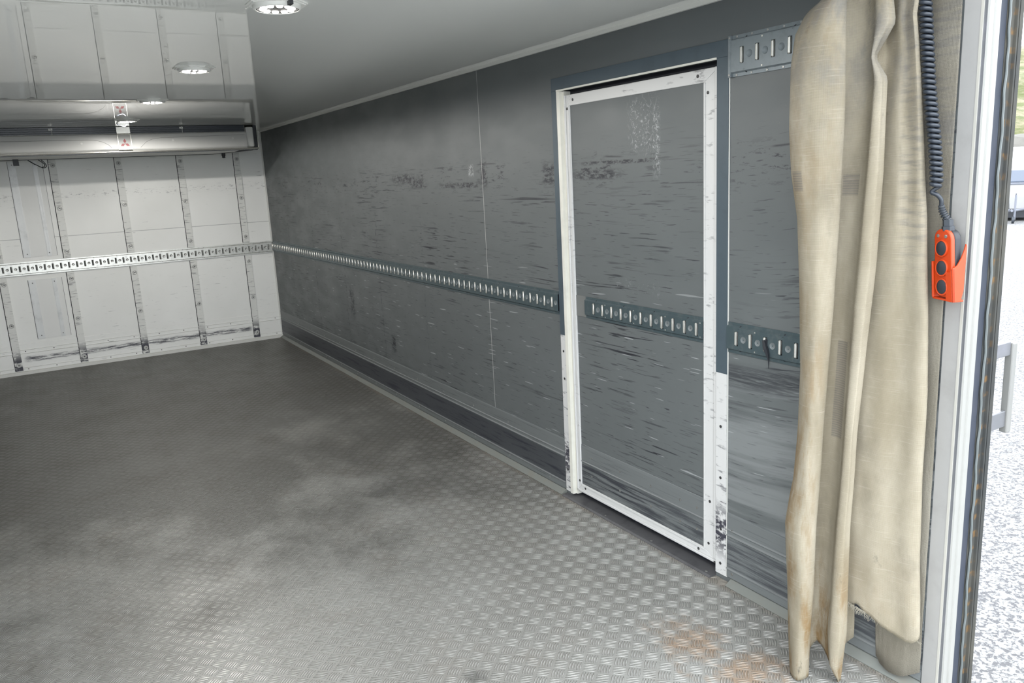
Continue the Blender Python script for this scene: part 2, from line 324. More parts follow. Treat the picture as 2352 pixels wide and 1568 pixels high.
# ------------------------------------------------------------------ mesh helper
class MB:
    def __init__(s): s.v = []; s.f = []; s.uv = None
    def box(s, x0, x1, y0, y1, z0, z1):
        x0, x1 = sorted((x0, x1)); y0, y1 = sorted((y0, y1)); z0, z1 = sorted((z0, z1))
        b = len(s.v)
        s.v += [(x, y, z) for x in (x0, x1) for y in (y0, y1) for z in (z0, z1)]
        s.f += [tuple(b+i for i in q) for q in ((0, 1, 3, 2), (4, 6, 7, 5), (0, 4, 5, 1), (2, 3, 7, 6), (0, 2, 6, 4), (1, 5, 7, 3))]
        return s
    def quad(s, *p):
        b = len(s.v); s.v += [tuple(q) for q in p]; s.f.append(tuple(range(b, b+len(p)))); return s
    def prism(s, pts, a, b, axis='y'):
        """closed outline swept from a to b. axis y: pts=(x,z); axis z: pts=(x,y); axis x: pts=(y,z)"""
        def P(p, t): return {'y': (p[0], t, p[1]), 'z': (p[0], p[1], t), 'x': (t, p[0], p[1])}[axis]
        n = len(pts); k = len(s.v)
        s.v += [P(p, a) for p in pts] + [P(p, b) for p in pts]
        s.f += [(k+i, k+(i+1) % n, k+n+(i+1) % n, k+n+i) for i in range(n)]
        s.f += [tuple(k+i for i in range(n))[::-1], tuple(k+n+i for i in range(n))]
        return s
    def lathe(s, prof, o, ax=(0, 0, 1), seg=20):
        """prof = [(r, h)] about axis ax through o"""
        o = Vector(o); a = Vector(ax).normalized(); u = a.orthogonal().normalized(); v = a.cross(u)
        k = len(s.v); m = len(prof)
        for i in range(seg):
            t = 2*PI*i/seg
            for r, h in prof: s.v.append(tuple(o + a*h + (u*math.cos(t)+v*math.sin(t))*r))
        for i in range(seg):
            j = (i+1) % seg
            for q in range(m-1): s.f.append((k+i*m+q, k+j*m+q, k+j*m+q+1, k+i*m+q+1))
        if prof[0][0] > 1e-6: s.f.append(tuple(k+i*m for i in range(seg))[::-1])
        if prof[-1][0] > 1e-6: s.f.append(tuple(k+i*m+m-1 for i in range(seg)))
        return s
    def tube(s, path, r, seg=8):
        path = [Vector(p) for p in path]; k = len(s.v); n = len(path); prev = None
        for i, p in enumerate(path):
            t = (path[min(i+1, n-1)]-path[max(i-1, 0)]).normalized()
            if prev is None: prev = t.orthogonal()
            u = (prev - t*prev.dot(t)).normalized(); prev = u; v = t.cross(u)
            rr = r[i] if isinstance(r, (list, tuple)) else r
            for j in range(seg):
                a = 2*PI*j/seg; s.v.append(tuple(p + (u*math.cos(a)+v*math.sin(a))*rr))
        for i in range(n-1):
            for j in range(seg):
                q = (j+1) % seg; s.f.append((k+i*seg+j, k+i*seg+q, k+(i+1)*seg+q, k+(i+1)*seg+j))
        s.f += [tuple(k+j for j in range(seg))[::-1], tuple(k+(n-1)*seg+j for j in range(seg))]
        return s
    def build(s, name, mat, parent=None, smooth=False, bevel=0, loc=None, angle=35):
        o0 = Vector((0, 0, 0)); p = parent
        while p is not None: o0 += p.location; p = p.parent
        me = bpy.data.meshes.new(name)
        loc = Vector(loc) if loc is not None else None
        sh = o0 + (loc - o0 if loc is not None else Vector((0, 0, 0)))
        me.from_pydata([tuple(Vector(q)-sh) for q in s.v], [], s.f)
        bm = bmesh.new(); bm.from_mesh(me); bmesh.ops.recalc_face_normals(bm, faces=bm.faces); bm.to_mesh(me); bm.free()
        if s.uv:
            L = me.uv_layers.new(name='UVMap')
            for lp in me.loops: L.data[lp.index].uv = s.uv[lp.vertex_index]
        me.materials.append(mat)
        o = bpy.data.objects.new(name, me); COL.objects.link(o)
        if parent: o.parent = parent
        if loc is not None: o.location = loc-o0
        if smooth:
            for f in me.polygons: f.use_smooth = True
            me.set_sharp_from_angle(angle=math.radians(angle))
        if bevel:
            md = o.modifiers.new('bevel', 'BEVEL'); md.width = bevel; md.segments = 2; md.limit_method = 'ANGLE'
        return o
def empty(name, loc=(0, 0, 0), label=None, cat=None, group=None, kind=None):
    o = bpy.data.objects.new(name, None); COL.objects.link(o); o.location = loc; o.empty_display_size = .05
    return tag(o, label, cat, group, kind)
def tag(o, label=None, cat=None, group=None, kind=None):
    if label: o['label'] = label
    if cat: o['category'] = cat
    if group: o['group'] = group
    if kind: o['kind'] = kind
    return o
def struct(o, label=None, cat=None): return tag(o, label, cat, None, 'structure')
def wloc(o):
    v = Vector((0, 0, 0))
    while o is not None: v += o.location; o = o.parent
    return v
def rep(src, parent, loc):
    c = src.copy(); COL.objects.link(c); c.parent = parent; c.location = Vector(loc)-wloc(parent); return c

# ================================================================== SETTING
Y0 = 1.225      # rear end of the box walls
OY0, OY1, OZ = 2.144, 3.155, 1.995   # door opening
m = MB()        # right wall with the door opening
m.box(0, .05, Y0+.04, OY0, 0, H); m.box(0, .05, OY1, D, 0, H); m.box(0, .05, OY0, OY1, OZ, H); m.box(.05, .15, Y0+.04, D+.1, -.12, H+.1)
struct(m.build('wall_right', M_wall), 'scuffed grey panelled wall on the right with a door', 'wall')
m = MB().box(WL-.15, WL, Y0, D+.1, -.12, H+.1); struct(m.build('wall_left', M_wall), 'grey panelled wall on the left side, facing the door', 'wall')
m = MB().box(WL, 0, D, D+.1, 0, H); struct(m.build('wall_back', M_white), 'white end wall behind the battens and cooling unit', 'wall')
m = MB().box(WL, 0, Y0, D, H, H+.1); struct(m.build('ceiling', M_ceil), 'glossy white ceiling reflecting the end wall', 'ceiling')
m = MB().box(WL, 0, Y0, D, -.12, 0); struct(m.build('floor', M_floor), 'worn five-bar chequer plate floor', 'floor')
m = MB().box(WL, -.02, -1.3, Y0-.02, -.06, -.001); struct(m.build('tail_lift_bounce_platform', plain('bounce_platform_aluminium', (.40, .40, .39), .5)), 'unseen aluminium tail-lift platform at floor level behind the box, added to bounce daylight in', 'platform')  # out of view, added so daylight bounces up into the opening
# kick strips and cove along the floor (right wall)
def ridge_profile(): return [(0, .022), (-.004, .026), (-.004, .058), (-.009, .061), (-.004, .066), (-.003, .198), (-.008, .203), (-.003, .209), (-.003, .222), (-.007, .226), (-.003, .231), (-.003, .292), (-.001, .298), (0, .298)]
m = MB(); m.prism(ridge_profile(), 3.202, D, 'y'); struct(m.build('baseboard_right', M_kick), 'dark scuffed ridged kick strip along the wall beyond the door', 'kick strip')
m = MB(); m.prism(ridge_profile(), Y0+.045, 2.083, 'y'); struct(m.build('baseboard_right_near', M_kick), 'grey ridged kick strip on the wall panel beside the curtain', 'kick strip')
m = MB()
for a, b in ((3.202, D), (Y0+.045, 2.06)): m.prism([(0, 0), (-.034, 0), (-.036, .004), (-.005, .022), (0, .022)], a, b, 'y')
struct(m.build('trim_1', M_cove), 'grey cove strip where the right wall meets the floor', 'trim')
m = MB(); m.box(-.012, 0, Y0+.045, D, H-.016, H); struct(m.build('trim_2', M_trimw), 'thin white strip where the right wall meets the ceiling', 'trim')
m = MB(); m.prism([(D, .03), (D-.004, .034), (D-.004, .062), (D-.009, .066), (D-.004, .071), (D-.004, .198), (D-.009, .203), (D-.004, .208), (D-.004, .232), (D-.008, .236), (D-.003, .241), (D-.003, .285), (D, .288)], WL, 0, 'x')
struct(m.build('baseboard_back', M_white), 'white ridged kick plate with a black stain along the end wall', 'kick strip')
m = MB(); m.box(WL, 0, D-.02, D, 0, .03); struct(m.build('trim_3', M_trimw), 'thin white strip between end wall and floor', 'trim')
m = MB(); m.box(-.014, 0, D-.008, D, .03, H-.02); struct(m.build('trim_4', M_trimw), 'corner strip between the white end wall and grey right wall', 'trim')
# small screws on kick strips
scr = None
def screw_mesh(name, r, mat, ax=(-1, 0, 0), h=.0022):
    me = MB().lathe([(r, 0), (r, h*.6), (r*.75, h), (0, h)], (0, 0, 0), ax, 10)
    o = me.build(name, mat, None, True); d = o.data; bpy.data.objects.remove(o); return d
def put(name, data, parent, loc):
    o = bpy.data.objects.new(name, data); COL.objects.link(o); o.parent = parent; o.location = Vector(loc)-wloc(parent); return o
D_screw = screw_mesh('screw', .006, M_screw); D_screwd = screw_mesh('screw_dark', .0062, M_screwd)
D_rivet = screw_mesh('rivet', .0042, M_screw)
D_rivy = screw_mesh('rivet_back', .005, M_screwd, (0, -1, 0))
for y in (1.75, 2.055): 
    for z in (.045, .215): put('screw', D_screw, bpy.data.objects['baseboard_right_near'], (-.0035, y, z+.012 if z > .1 else z))
y = 3.35
while y < D:
    for z in (.045, .245): put('screw', D_screw, bpy.data.objects['baseboard_right'], (-.0035, y, z))
    y += .42
for i in range(12):
    for z in (.05, .22): put('screw', D_rivy, bpy.data.objects['baseboard_back'], (-2.65+i*.235, D-.004, z))
# ------------------------------------------------------------------ door casing
trim5 = struct(empty('trim_5', (0, 2.65, 0)), 'slate-blue door casing, its lower side strips scraped back to white', 'door casing')
MB().box(-.005, 0, 2.087, 3.2, OZ, 2.052).build('casing_top', M_casing, trim5, bevel=.001)
MB().box(-.005, 0, OY1, 3.2, .842, OZ).build('casing_side', M_casing, trim5, bevel=.001)
MB().box(-.005, 0, 2.087, OY0, .853, OZ).build('casing_side', M_casing, trim5, bevel=.001)
o = MB().box(-.004, 0, OY1, 3.2, .022, .842).build('casing_lower_strip', M_strip, trim5, bevel=.001); o['label'] = 'scraped white lower strip on the far side of the door'
o = MB().box(-.004, 0, 2.089, OY0, .02, .853).build('casing_lower_strip', M_strip, trim5, bevel=.001); o['label'] = 'scraped white lower strip on the near side of the door'
MB().box(-.0035, 0, 2.0835, 2.0865, .02, 2.052).build('casing_edge', M_trimw, trim5)
MB().box(-.009, 0, OY0, OY1, OZ-.004, OZ+.003).build('casing_lip', M_cream, trim5)
m = MB(); m.box(-.007, .05, 3.132, 3.157, .02, OZ-.004); m.box(.012, .05, 3.122, 3.132, .02, OZ-.004)
o = m.build('door_jamb', M_cream, trim5, bevel=.001)
for y, z in ((3.178, .76), (3.178, .62), (3.178, .14)): put('screw', D_screwd, trim5, (-.004, y, z))
for y, z in ((2.118, .64), (2.118, .43), (2.115, .215), (2.117, .067)): put('screw', D_screwd, trim5, (-.004, y, z))
# dark recess behind the door gap
m = MB(); m.box(.0485, .0498, OY0, OY1-.004, .004, OZ); struct(m.build('trim_6', M_dark), 'black gap around the door leaf', 'door recess')
m = MB(); m.prism([(-.038, 0), (-.038, .003), (-.03, .008), (.047, .010), (.047, 0)], OY0+.001, 3.19, 'y')
o = m.build('trim_7', M_sill); struct(o, 'black sill plate on the floor under the door', 'door sill')
for y in (2.18, 2.52, 2.85): 
    s_ = put('screw', screw_mesh('screw_up', .006, M_screw, (0, 0, 1)), o, (-.018, y, .0085))
m = MB(); m.box(-.03, -.004, 3.16, 3.2, 0, .02)
# ------------------------------------------------------------------ door leaf
door = struct(empty('door_1', (.02, 2.15, .045)), 'grey side door leaf with white aluminium frame, slightly recessed', 'door')
LX = .02; a, b, c, d = 2.150, 3.118, .046, 1.971
fw = .045
MB().box(LX, LX+.026, a+.02, b-.02, c+.02, d-.02).build('door_panel', M_leaf, door)
def bar(pts, name='frame_bar'):
    m = MB(); k = [(LX-.006, p[0], p[1]) for p in pts] + [(LX+.027, p[0], p[1]) for p in pts]
    m.v += k; n = len(pts); m.f += [tuple(range(n)), tuple(range(n, 2*n))[::-1]] + [(i, (i+1) % n, n+(i+1) % n, n+i) for i in range(n)]
    return m.build(name, M_frame, door, bevel=.0025)
ia, ib, ic, id_ = a+.078, b-.033, c+.040, d-.048
bar([(a, c), (b, c), (ib, ic), (ia, ic)]); bar([(b, c), (b, d), (ib, id_), (ib, ic)])
bar([(b, d), (a, d), (ia, id_), (ib, id_)]); bar([(a, d), (a, c), (ia, ic), (ia, id_)])
m = MB()   # raised bead along the frame's outer edge
for (y0, y1, z0, z1) in ((a, a+.017, c, d), (b-.010, b, c, d), (a, b, c, c+.012)): m.box(LX-.014, LX-.006, y0, y1, z0, z1)
m.build('frame_bead', M_frame, door, bevel=.003)
m = MB()
for (y0, y1, z0, z1) in ((ia-.009, ia-.002, ic, id_), (ib+.002, ib+.006, ic, id_), (ia, ib, ic-.009, ic-.002)): m.box(LX-.0095, LX-.006, y0, y1, z0, z1)
m.build('glazing_bead', M_frame, door, bevel=.001)
for y, z in ((ia-.022, d-.085), (ia+.03, d-.022), (ib-.03, d-.024), (ib+.016, d-.06), (ia-.028, .115), (ia+.03, .068), (ib-.03, .07), (ib+.016, .10), (ia-.035, .30)):
    put('screw', D_screwd, door, (LX-.0062, y, z))
m = MB(); m.prism([(LX, ic+.002), (LX-.003, ic+.003), (LX-.003, .205), (LX-.007, .209), (LX-.003, .213), (LX-.003, .285), (LX-.001, .298), (LX, .299)], ia, ib, 'y')
m.build('kick_plate', M_kick, door)
for y in (2.27, 2.37, 2.56, 2.78, 3.0):
    for z in (.15, .245): put('screw', D_screw, door, (LX-.0032, y, z))

# ------------------------------------------------------------------ cargo tracks
ZT = 1.0; PITCH = .0673
def track(parent, T, L, first, zt, hh, mats, rivets=True, end_caps=(0, 0), flang=True, open_hole=None):
    """T(s, out, z) -> world, s along the rail 0..L, out = distance off the wall"""
    plate, back, lip, disc = mats
    ph = hh-.016       # half height of the raised plate
    sh, sw = .027, .0085
    slots = []; s = first
    while s < L-.012: slots.append(s); s += PITCH
    m = MB()
    def tb(m, s0, s1, o0, o1, z0, z1):
        P = [T(ss, oo, zz) for ss in (s0, s1) for oo in (o0, o1) for zz in (z0, z1)]
        b = len(m.v); m.v += P
        m.f += [tuple(b+i for i in q) for q in ((0, 1, 3, 2), (4, 6, 7, 5), (0, 4, 5, 1), (2, 3, 7, 6), (0, 2, 6, 4), (1, 5, 7, 3))]
    tb(m, 0, L, .010, .013, zt+sh, zt+ph); tb(m, 0, L, .010, .013, zt-ph, zt-sh)
    e = 0.
    for q in slots: tb(m, e, max(e+.0005, q-sw), .010, .013, zt-sh, zt+sh); e = q+sw
    tb(m, e, L, .010, .013, zt-sh, zt+sh)
    for sg in (1, -1):   # sloping flanks and flat outer flange
        prof = [(.013, ph), (.0045, hh-.011), (.0045, hh), (.001, hh), (.001, hh-.014), (.010, ph)]
        k = len(m.v); n = len(prof)
        m.v += [T(0, p[0], zt+sg*p[1]) for p in prof]+[T(L, p[0], zt+sg*p[1]) for p in prof]
        m.f += [(k+i, k+(i+1) % n, k+n+(i+1) % n, k+n+i) for i in range(n)] + [tuple(range(k, k+n)), tuple(range(k+n, k+2*n))]
    for ec, (s0, s1) in zip(end_caps, ((0, .012), (L-.012, L))):
        if ec: tb(m, s0, s1, .001, .014, zt-hh, zt+hh)
    m.build('track_plate', plate, parent)
    m = MB(); tb(m, 0, L, .001, .0035, zt-ph, zt+ph); m.build('backing_strip', back, parent)
    # lips: rolled bright edge of each slot; discs between slots
    org = Vector(T(0, 0, 0)); ds = Vector(T(1, 0, 0))-org; do = Vector(T(0, 1, 0))-org; up = Vector((0, 0, 1))
    def local(build):
        mm = MB(); build(mm); return mm
    def mk(name, mat, verts_faces, smooth=True):
        me = bpy.data.meshes.new(name); me.from_pydata([tuple(v) for v in verts_faces[0]], [], verts_faces[1])
        bm = bmesh.new(); bm.from_mesh(me); bmesh.ops.recalc_face_normals(bm, faces=bm.faces); bm.to_mesh(me); bm.free()
        for f in me.polygons: f.use_smooth = smooth
        me.set_sharp_from_angle(angle=math.radians(40)); me.materials.append(mat); return me
    V = []; F = []; n = 8                        # half-round bar
    for zz in (-sh+.001, -sh+.004, sh-.004, sh-.001):
        rr = .55 if abs(zz) > sh-.002 else 1
        for i in range(n):
            t = PI*2*i/n; V.append(ds*(.0058*rr*math.cos(t)) + do*(.0065*rr*math.sin(t)) + up*zz)
    for r in range(3):
        for i in range(n): F.append((r*n+i, r*n+(i+1) % n, (r+1)*n+(i+1) % n, (r+1)*n+i))
    F += [tuple(range(n)), tuple(range(3*n, 4*n))]
    dl = mk('slot_lip', lip, (V, F))
    V = []; F = []; n = 16; prof = [(.0125, .0134), (.0118, .0152), (.0102, .0138), (0.0001, .0134)]
    for i in range(n):
        t = 2*PI*i/n
        for r, h in prof: V.append((ds*math.cos(t)+up*math.sin(t))*r + do*(h-.0005))
    for i in range(n):
        j = (i+1) % n
        for q in range(3): F.append((i*4+q, j*4+q, j*4+q+1, i*4+q+1))
    dd = mk('pressed_disc', disc, (V, F))
    rv = mk('rivet', M_lip, ([ds*(.003*math.cos(i*PI/3))+up*(.003*math.sin(i*PI/3))+do*.0136 for i in range(6)]+[ds*(.0035*math.cos(i*PI/3))+up*(.0035*math.sin(i*PI/3))+do*.0125 for i in range(6)], [tuple(range(6))]+[(i, (i+1) % 6, 6+(i+1) % 6, 6+i) for i in range(6)]), False)
    for i, q in enumerate(slots):
        put('slot_lip', dl, parent, T(q+LIPS*(.003), .0105, zt))
        if q+PITCH/2 < L-.012: 
            put('pressed_disc', dd, parent, T(q+PITCH/2, 0, zt))
        if i % 3 == 1 and L < 3:
            for sg in (1, -1): put('rivet', rv, parent, T(q+.02, 0, zt+sg*(ph-.006)))
    # dark nicks in the flanks
    m = MB(); q = first+.01
    while q < L-.03:
        for sg in (1, -1):
            tb(m, q-.004, q+.004, .004, .0135, zt+sg*(ph-.001), zt+sg*(hh-.009)) if False else None
            P = [T(q-.003, .0137, zt+sg*(ph-.004)), T(q+.003, .0137, zt+sg*(ph-.004)), T(q+.008, .0052, zt+sg*(hh-.009)), T(q+.002, .0052, zt+sg*(hh-.009))]
            m.quad(*P)
        q += PITCH*3
    o = m.build('flank_nick', M_dark, parent)
LIPS = -1
Twall = lambda y1: (lambda s, o, z: (-o, y1-s, z))       # s runs from far to near
mt = (M_trackp, M_dark, M_lip, M_disc)
r = empty('cargo_track', (0, 5.9, ZT-.0575), 'long slotted load-lashing rail running from the corner to the door', 'cargo rail')
track(r, Twall(D-.016), D-.016-3.203, .025, ZT, .0575, mt)
r = empty('cargo_track', (0, 1.7, ZT-.0575), 'slotted rail at waist height between the door and the curtain', 'cargo rail')
track(r, Twall(2.082), 2.082-1.53, .048, ZT, .0575, mt)
r = empty('cargo_track', (0, 1.7, 1.99-.07), 'light grey slotted rail high on the wall above the door-side panel', 'cargo rail')
track(r, Twall(2.082), 2.082-1.53, .062, 1.99, .068, (M_trackl, M_disc, M_lip, M_trackl), end_caps=(1, 0))
for q in range(5):
    for z in (1.99+.0625, 1.99-.0625): put('screw', D_rivet, r, (-.0046, 2.05-q*.067, z))
for z in (1.99+.0605, 1.99-.0605): put('screw', D_rivet, r, (-.0142, 2.0755, z))
LIPS = -1
track(door, lambda s, o, z: (LX-o, 2.975+.03-s, z), 3.005-ia, .073-.002, ZT, .050, mt)
MB().box(LX-.003, LX, 3.005, ib, .95, 1.05).build('track_end_patch', plain('grey_patch', (.16, .165, .16), .5), door)
LIPS = 1
r = empty('cargo_track', (-1.4, D, ZT-.06), 'bright galvanised slotted rail across the white end wall', 'cargo rail')
track(r, lambda s, o, z: (WL+s, D-.012-o, z), -WL-.016, .035, ZT-.006, .0615, (M_galv, M_dark, M_galv, M_discg))
MB().box(WL, -.016, D-.0125, D, ZT-.06, ZT+.05).build('packing_strip', M_inset, r)
# black strap end caught in the near rail
m = MB().tube([(-.012, 1.905, 1.015), (-.016, 1.892, .985), (-.018, 1.882, .968), (-.017, 1.878, .945), (-.018, 1.877, .918)], [.008, .011, .007, .0025, .001], 6)
m.box(-.014, -.008, 1.888, 1.897, .975, 1.02)
tag(m.build('strap_end', M_black), 'torn black strap end hanging out of the waist-high rail near the curtain', 'strap')

# ------------------------------------------------------------------ back wall battens
bl = {-2.49: 'white vertical batten on the end wall, leftmost, cut by the frame edge', -1.94: 'white end-wall batten beside the two recessed grey panels', -1.385: 'white end-wall batten below the unit emblem plate',
      -.825: 'second white end-wall batten from the grey wall', -.275: 'white end-wall batten nearest the grey right wall'}
D_bolt = None
first = None
for x, lab in bl.items():
    t = empty('wall_batten', (x, D, .04), lab, 'batten', 'battens on the white end wall')
    MB().box(x-.031, x+.031, D-.0115, D, .04, .925).box(x-.031, x+.031, D-.0115, D, 1.06, 1.985).build('batten_board', M_batten, t, bevel=.001)
    MB().box(x-.036, x-.031, D-.006, D, .04, .925).box(x-.036, x-.031, D-.006, D, 1.06, 1.985).build('batten_edge_gap', M_dark, t)
    for z in (.095, .475, .862, 1.122, 1.525, 1.92):
        if D_bolt is None:
            o = MB().lathe([(.021, 0), (.021, .004), (.017, .005), (.010, .002), (.009, .002), (.009, .006), (0, .007)], (0, 0, 0), (0, -1, 0), 18).build('bolt', M_bolt, None, True)
            D_bolt = o.data; bpy.data.objects.remove(o)
            o = MB().lathe([(.006, 0), (.006, .0035), (0, .004)], (0, 0, 0), (0, -1, 0), 8).build('bolt_head', M_screwd, None); D_bh = o.data; bpy.data.objects.remove(o)
        k = put('bolt', D_bolt, t, (x+.002, D-.0115, z)); put('bolt_head', D_bh, k, (x+.003, D-.0165, z))
# recessed grey panels at left
for z0, z1, lab in ((1.093, 1.965, 'tall grey recessed panel on the end wall above the rail'), (.322, .882, 'shorter grey recessed panel on the end wall below the rail')):
    t = empty('recessed_panel', (-2.16, D, z0), lab, 'panel')
    MB().box(-2.295, -2.02, D-.003, D, z0, z1).build('panel_sheet', plain('panel_sheet_grey', (.76, .765, .74), .45), t)
    for xa, xb in ((-2.295, -2.235), (-2.10, -2.065)):
        m = MB(); m.box(xa, xb, D-.006, D-.003, z0, z1); 
        m.box(xb-.012, xb-.006, D-.009, D-.006, z0, z1); m.box(xa+.004, xa+.008, D-.009, D-.006, z0, z1)
        m.build('panel_channel', M_inset, t)
    MB().box(-2.299, -2.295, D-.003, D, z0, z1).box(-2.02, -2.017, D-.003, D, z0, z1).build('panel_outline', M_screwd, t)
    for x in (-2.262, -2.082):
        for z in (z0+.03, z1-.03): put('screw', D_rivy, t, (x, D-.006, z))

# ------------------------------------------------------------------ cooling unit
YF = 7.82
ac = empty('cooling_unit', (-1.4, YF, 1.97), 'long cream ceiling cooling unit with dark grille and red emblem', 'cooling unit')
UL, UR = -2.70, -.345
m = MB(); m.prism([(YF, 1.985), (YF+.004, 2.14), (YF+.03, 2.15), (YF+.03, 2.196), (D-.003, 2.196), (D-.003, 2.03), (D-.25, 1.987)], UL, UR, 'x'); m.build('unit_body', M_unit, ac, bevel=.002)
m = MB(); m.prism([(YF-.012, 2.0), (YF-.016, 2.01), (YF-.006, 2.132), (YF+.003, 2.138), (YF+.003, 2.0)], UL, UR, 'x'); fas = m.build('fascia', plain('fascia_cream', (.50, .50, .48), .35), ac, bevel=.002)
def yfas(z): return YF-.0165+(z-2.01)/.122*.010
m = MB()      # engraved line with its curve down to the middle plate
ln = [(-2.68, 2.092), (-1.66, 2.092), (-1.60, 2.086), (-1.55, 2.070), (-1.51, 2.045), (-1.49, 2.02)]
m.tube([(x, yfas(z)-.0005, z) for x, z in ln], .0012, 5)
ln = [(-.36, 2.112), (-1.08, 2.098), (-1.16, 2.088), (-1.21, 2.066), (-1.245, 2.035), (-1.262, 2.02)]
m.tube([(x, yfas(z)-.0005, z) for x, z in ln], .0012, 5)
m.build('fascia_groove', plain('groove_grey', (.16, .16, .15), .5), ac)
for x, z in ((-1.72, 2.062), (-.99, 2.075), (-.47, 2.08)): MB().lathe([(.011, 0), (.011, .0015), (.009, .003), (0, .003)], (x, yfas(z), z), (0, -1, 0), 16).build('fascia_plug', M_unit, ac, True)
m = MB(); m.box(UL, -.355, YF+.004, YF+.029, 2.14, 2.197); g = m.build('grille', M_grille, ac)
for z in (2.150, 2.166, 2.183): MB().tube([(UL, YF+.001, z), (-.36, YF+.001, z)], .0022, 6).build('grille_slat', M_slat, ac)
for x in (-2.35, -1.925, -.90): 
    MB().box(x-.002, x+.002, YF-.002, YF+.004, 2.142, 2.196).build('grille_wire', M_unit, ac)
    k = MB().box(x-.022, x+.008, YF-.006, YF-.001, 2.174, 2.190).build('grille_clip', M_lamp, ac); MB().box(x-.010, x-.004, YF-.0072, YF-.006, 2.179, 2.185).build('clip_hole', M_dark, k)
m = MB(); m.prism([(-1.438, 1.999), (-1.33, 1.999), (-1.328, 2.197), (-1.43, 2.197)], YF-.024, YF-.0165, 'y') if False else None
m = MB(); m.prism([(YF-.020, 1.998), (YF-.0235, 2.004), (YF-.0125, 2.133), (YF-.006, 2.140), (YF-.004, 2.197), (YF+.004, 2.197), (YF+.004, 2.14), (YF-.010, 2.0)], -1.437, -1.328, 'x'); pl = m.build('emblem_plate', M_plate, ac, bevel=.001)
m = MB(); m.prism([(YF-.026, 2.006), (YF-.0252, 2.012), (YF-.0150, 2.130), (YF-.0128, 2.130), (YF-.0235, 2.006)], -1.433, -1.334, 'x'); pp = m.build('emblem_panel', plain('emblem_panel_grey', (.46, .46, .44), .35), ac)
def rh(m, cx, cz, ang, L, W):      # rhombus petal pointing along ang from the centre
    ax, az = math.sin(ang), math.cos(ang); px, pz = az, -ax
    pts = [(0, 0), (L/2, W/2), (L, 0), (L/2, -W/2)]
    q = [(cx+a*ax+b*px, cz+a*az+b*pz) for a, b in pts]
    k = len(m.v)
    for off in (.0018, -.0005): m.v += [(x, YF-.0250-off+(z-2.012)/.118*.0102, z) for x, z in q]
    m.f += [(k, k+1, k+2, k+3), (k+7, k+6, k+5, k+4)] + [(k+i, k+(i+1) % 4, k+4+(i+1) % 4, k+4+i) for i in range(4)]
m = MB()
for a_ in (0, 2*PI/3, -2*PI/3): rh(m, -1.384, 2.055, a_, .041, .0237)
m.build('emblem', M_red, ac)
m = MB(); m.box(UR+.001, -.275, YF+.002, YF+.35, 1.999, 2.183); m.build('end_cap', M_unit, ac, bevel=.012)
m = MB(); m.box(-.275, -.243, YF+.012, D-.003, 1.99, 2.196); m.build('side_skirt', M_black, ac)
m = MB(); m.tube([(UL, YF-.008, 1.986), (-.245, YF-.008, 1.986)], .009, 10); m.tube([(-.245, YF-.008, 1.986), (-.243, YF-.008, 2.196)], .0035, 8); m.build('chrome_rail', M_chrome, ac, True)
m = MB(); m.box(UL, -.25, YF+.001, YF+.05, 1.972, 1.984); m.build('shadow_rail', M_grille, ac)
m = MB(); m.prism([(YF+.05, 1.975), (YF+.05, 1.984), (D-.253, 1.984), (D-.254, 1.968)], UL, -.40, 'x'); m.build('drip_tray', M_unit, ac)
MB().tube([(UL, D-.26, 1.968), (-.55, D-.26, 1.968), (-.27, YF+.12, 1.976)], .005, 6).build('tray_edge', M_grille, ac)
MB().box(-2.245, -2.20, 8.30, 8.33, 1.915, 1.975).build('drain_bracket', M_black, ac)
MB().lathe([(.018, 0), (.018, .03), (.012, .045), (.02, .052), (0, .056)], (-.473, 8.3, 1.975), (0, 0, -1), 14).build('drain_knob', M_black, ac, True)
pts = [(-2.16+.12*math.sin(t)*.9+.03*t, 8.45, 1.965-.055*(1-math.cos(t))) for t in [i*PI/10*1.0 for i in range(0, 16)]]
loop = [(-2.13, 8.45, 1.965), (-2.10, 8.45, 1.94), (-2.06, 8.45, 1.915), (-2.035, 8.45, 1.90), (-2.01, 8.45, 1.905), (-2.005, 8.45, 1.925), (-2.03, 8.45, 1.95), (-2.05, 8.45, 1.967)]
def smoothp(P, k=6):
    P = [Vector(p) for p in P]; out = []
    for i in range(len(P)-1):
        p0 = P[max(i-1, 0)]; p1 = P[i]; p2 = P[i+1]; p3 = P[min(i+2, len(P)-1)]
        for j in range(k):
            t = j/k; out.append(.5*((2*p1)+(p2-p0)*t+(2*p0-5*p1+4*p2-p3)*t*t+(3*p1-p0-3*p2+p3)*t**3))
    out.append(P[-1]); return out
MB().tube(smoothp(loop), .0035, 6).tube(smoothp([(x+.012, y, z-.006) for x, y, z in loop[:6]]+[(-2.012, 8.45, 1.95), (-2.03, 8.45, 1.967)]), .0035, 6).build('cable_loop', M_black, ac, True)

